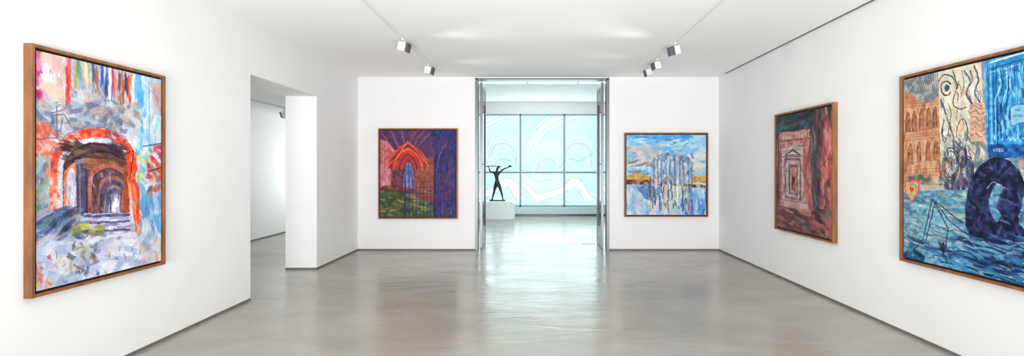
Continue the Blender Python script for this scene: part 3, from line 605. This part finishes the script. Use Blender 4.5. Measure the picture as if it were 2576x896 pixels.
# ---------------------------------------------------------------- plinth and statue
YS=15.4
p=boxes('plinth',[(-1.95,-.65,14.97,15.85,0,.56)],M_plinth,bevel=.006); p['label']='low white rectangular plinth carrying a bronze figure'; p['category']='plinth'
def statue():
    k=YS/F
    def W(x,y,dy=0): return Vector(((x-VX)*k,YS+dy,EYE-(y-VY)*k+.052))
    V=[];E=[];R=[]
    def add(p,r,par=None):
        V.append(p);R.append(r)
        if par is not None:E.append((par,len(V)-1))
        return len(V)-1
    pel=add(W(1251,466),.096); wa=add(W(1250.5,456.5),.062,pel); ch=add(W(1249,446),.094,wa); up=add(W(1249.5,439),.078,ch)
    nk=add(W(1250,434),.034,up); hd=add(W(1251,429.5),.056,nk); hd2=add(W(1252,425.5),.048,hd)
    def hand(par,p,d):
        h=add(p,.022,par)
        d=d.normalized(); up_=Vector((0,0,1)); sd=Vector((0,1,0))
        for i,(o,l) in enumerate([(-.018,.045),(-.007,.055),(.006,.052),(.017,.04)]):
            a=add(p+d*.02+sd*o,.007,h); b=add(p+d*(.02+l*.6)+sd*o,.007,a); add(p+d*(.02+l*.8)+sd*o-up_*.02,.006,b)
        a=add(p+up_*-.02+d*.01,.008,h); add(p-up_*.035+d*.03,.007,a)
    s1=add(W(1242.5,438.5),.044,up); e1=add(W(1233,436),.033,s1); w1=add(W(1230,427),.021,e1); hand(w1,W(1229,424),Vector((-.4,0,1)))
    s2=add(W(1257,438.5),.044,up); e2=add(W(1266,430),.033,s2); w2=add(W(1276,426),.021,e2); hand(w2,W(1279,424.5),Vector((1,0,.4)))
    for hx,hy,kx,ky,ax,ay,sx in [(1246.5,470,1243,487,1238.5,503.5,-1),(1255.5,470,1261,486.5,1265,503.5,1)]:
        h=add(W(hx,hy),.080,pel); m=add(W((hx+kx)/2,(hy+ky)/2),.066,h); kn=add(W(kx,ky,-.03*sx),.044,m); c=add(W(kx*.6+ax*.4,ky*.6+ay*.4,.0),.044,kn)
        an=add(W(ax,ay),.024,c); hl=add(W(ax-sx*.5,506.2),.022,an); add(W(ax+sx*3.5,506.6,-.05),.015,hl)
    me=bpy.data.meshes.new('figure_body'); me.from_pydata([tuple(v) for v in V],E,[]); 
    o=bpy.data.objects.new('bronze_statue',me); COL.objects.link(o)
    sk=o.modifiers.new('skin','SKIN'); sk.use_smooth_shade=True
    for i,r in enumerate(R): me.skin_vertices[0].data[i].radius=(r,r*.8)
    me.skin_vertices[0].data[0].use_root=True
    ss=o.modifiers.new('sub','SUBSURF'); ss.levels=2; ss.render_levels=2
    me.materials.append(M_bronze)
    o['label']='dark bronze female figure with raised outstretched arms on plinth'; o['category']='statue'
    bm=bmesh.new(); addcyl(bm,W(1221,423,-.0),W(1240,422,0),.012,10); addcyl(bm,W(1240,422,-.0),W(1262,423,0),.012,10); b=finish(bm,'staff',M_bronze,o,True)
    bm=bmesh.new(); bmesh.ops.create_uvsphere(bm,u_segments=20,v_segments=12,radius=.042,matrix=Matrix.Translation(W(1283,422.5))@Matrix.Diagonal((1.3,.7,.8,1)))
    finish(bm,'held_disc',M_bronze,o,True)
    bm=bmesh.new(); 
    bmesh.ops.create_icosphere(bm,subdivisions=2,radius=.045,matrix=Matrix.Translation(W(1254,424.5,.03)))
    finish(bm,'hair',M_bronze,o,True)
    boxes('statue_base',[(W(1232,0).x,W(1272,0).x,YS-.12,YS+.12,.562,.596)],M_bronze,parent=o)
statue()

# ---------------------------------------------------------------- track lights
def track(x,z,y0,y1,heads,label):
    t=empty('track_light',(x,(y0+y1)/2,z),label,'track light','ceiling track lights')
    r=boxes('rail',[(x-.015,x+.015,y0,y1,z-.028,z)],M_white,bevel=.003); keep(r,t)
    for (y,tgt,sz,en) in heads:
        P=Vector((x,y,z-.13)); d=(Vector(tgt)-P).normalized()
        xa=Vector((0,0,1)).cross(d).normalized(); ya=d.cross(xa)
        rot=Matrix((xa,ya,d)).transposed().to_4x4(); mt=Matrix.Translation(P)@rot
        bm=bmesh.new(); addbox(bm,(x-.014,x+.014,y-.06,y+.06,z-.05,z-.028)); addcyl(bm,(x,y,z-.05),P,.009,12)
        a=finish(bm,'spotlight_mount',M_white,bevel=.002); keep(a,t)
        bm=bmesh.new(); addbox(bm,(-sz/2,sz/2,-sz/2,sz/2,-sz*.5,sz*.42))
        bm.transform(mt); h=finish(bm,'spotlight_head',M_white,bevel=.008); keep(h,t)
        bm=bmesh.new(); addbox(bm,(-sz*.44,sz*.44,-sz*.44,sz*.44,sz*.40,sz*.46)); 
        for q in ((-sz*.5,sz*.5,sz*.42,sz*.5),(-sz*.5,sz*.5,-sz*.5,-sz*.42)): addbox(bm,(q[0],q[1],q[2],q[3],sz*.43,sz*.64))
        for q in ((sz*.42,sz*.5),(-sz*.5,-sz*.42)): addbox(bm,(q[0],q[1],-sz*.42,sz*.42,sz*.43,sz*.64))
        bm.transform(mt); l=finish(bm,'lamp_shade',M_dark); l.parent=h; l.matrix_parent_inverse=Matrix.Identity(4)
        l['label']='dark square front baffle'
        if en:
            ld=bpy.data.lights.new('spot','SPOT'); ld.energy=en; ld.spot_size=math.radians(70); ld.spot_blend=1; ld.shadow_soft_size=.07; ld.color=(1,.99,.97)
            lo=bpy.data.objects.new('spot',ld); COL.objects.link(lo)
            m2=Matrix.Translation(P+d*(sz*.8))@d.to_track_quat('-Z','Y').to_matrix().to_4x4()
            lo.parent=h; lo.matrix_parent_inverse=Matrix.Identity(4); lo.matrix_basis=m2
E0=60
track(-1.80,HC-.002,2.0,8.2,[(4.35,(XR,3.7,1.8),.12,E0),(6.55,(XR,5.6,2.0),.125,E0),(8.12,(3.2,7.6,2.2),.125,E0*.5)],'white ceiling rail with square white spotlights')
track(1.98,HC-.002,2.0,8.4,[(6.75,(XL,3.9,1.7),.125,E0*1.4),(7.75,(XL,7.0,2.0),.115,E0*.4),(8.3,(-2.3,YB-1,2.0),.115,E0*.4)],'white ceiling rail with square white spotlights')
track(-5.15,2.868,5.5,11.5,[(9.85,(-6.26,10.0,2.3),.12,8)],'short white ceiling rail with one spotlight in side room')

# ---------------------------------------------------------------- lighting
wd=bpy.data.worlds.new('world'); sc.world=wd; wd.use_nodes=True
bg=wd.node_tree.nodes['Background']; bg.inputs[0].default_value=(.98,.99,1,1); bg.inputs[1].default_value=.38
def area(name,loc,target,sx,sy,en,col=(1,1,1),spread=180):
    l=bpy.data.lights.new(name,'AREA'); l.shape='RECTANGLE'; l.size=sx; l.size_y=sy; l.energy=en; l.color=col; l.spread=math.radians(spread)
    o=bpy.data.objects.new(name,l); COL.objects.link(o); o.location=loc
    o.rotation_euler=(Vector(target)-Vector(loc)).to_track_quat('-Z','Y').to_euler(); return o
area('ceiling_fill',(0,2.2,3.38),(0,2.2,0),5,4,28)  # added overhead fill, not a fixture of the room
area('rear_upward_fill',(0,-1.6,.8),(0,7,3.6),5.0,1.4,295,spread=110)  # unseen fill added behind the camera to brighten the ceiling
area('back_room_daylight',(.5,12.1,3.78),(.5,12.1,0),4,.7,22,(.86,.98,1))
area('back_room_fill',(.3,9.85,3.68),(.3,16.3,3.5),4,.2,40,(.86,.98,1))  # hidden fill added above the doorway to lift header and back ceiling
area('window_daylight',(.5,16.2,2),(.5,9,2.4),5,3,90,(.84,.97,1))
area('side_room_fill_near',(-5.2,5.5,2.8),(-5.3,9,1),1.5,2.5,44,(.93,.985,1))  # added fill hidden behind the near wall, brightens the side room
area('side_room_fill_far',(-5.1,12.9,1.6),(-5.3,10,1.6),1.8,1.4,42,(.93,.985,1))  # added fill hidden by the far jamb, no real lamp there

# ---------------------------------------------------------------- camera
cd=bpy.data.cameras.new('camera'); co=bpy.data.objects.new('camera',cd); COL.objects.link(co)
co.location=(0,0,EYE); co.rotation_euler=(math.pi/2,0,0)
zx,zy,zs=ZOOM
cd.sensor_width=36; cd.lens=36*F*zs/2576; cd.shift_x=-zs*(VX-zx)/2576; cd.shift_y=-zs*(zy-VY)/2576
cd.clip_start=.05; sc.camera=co
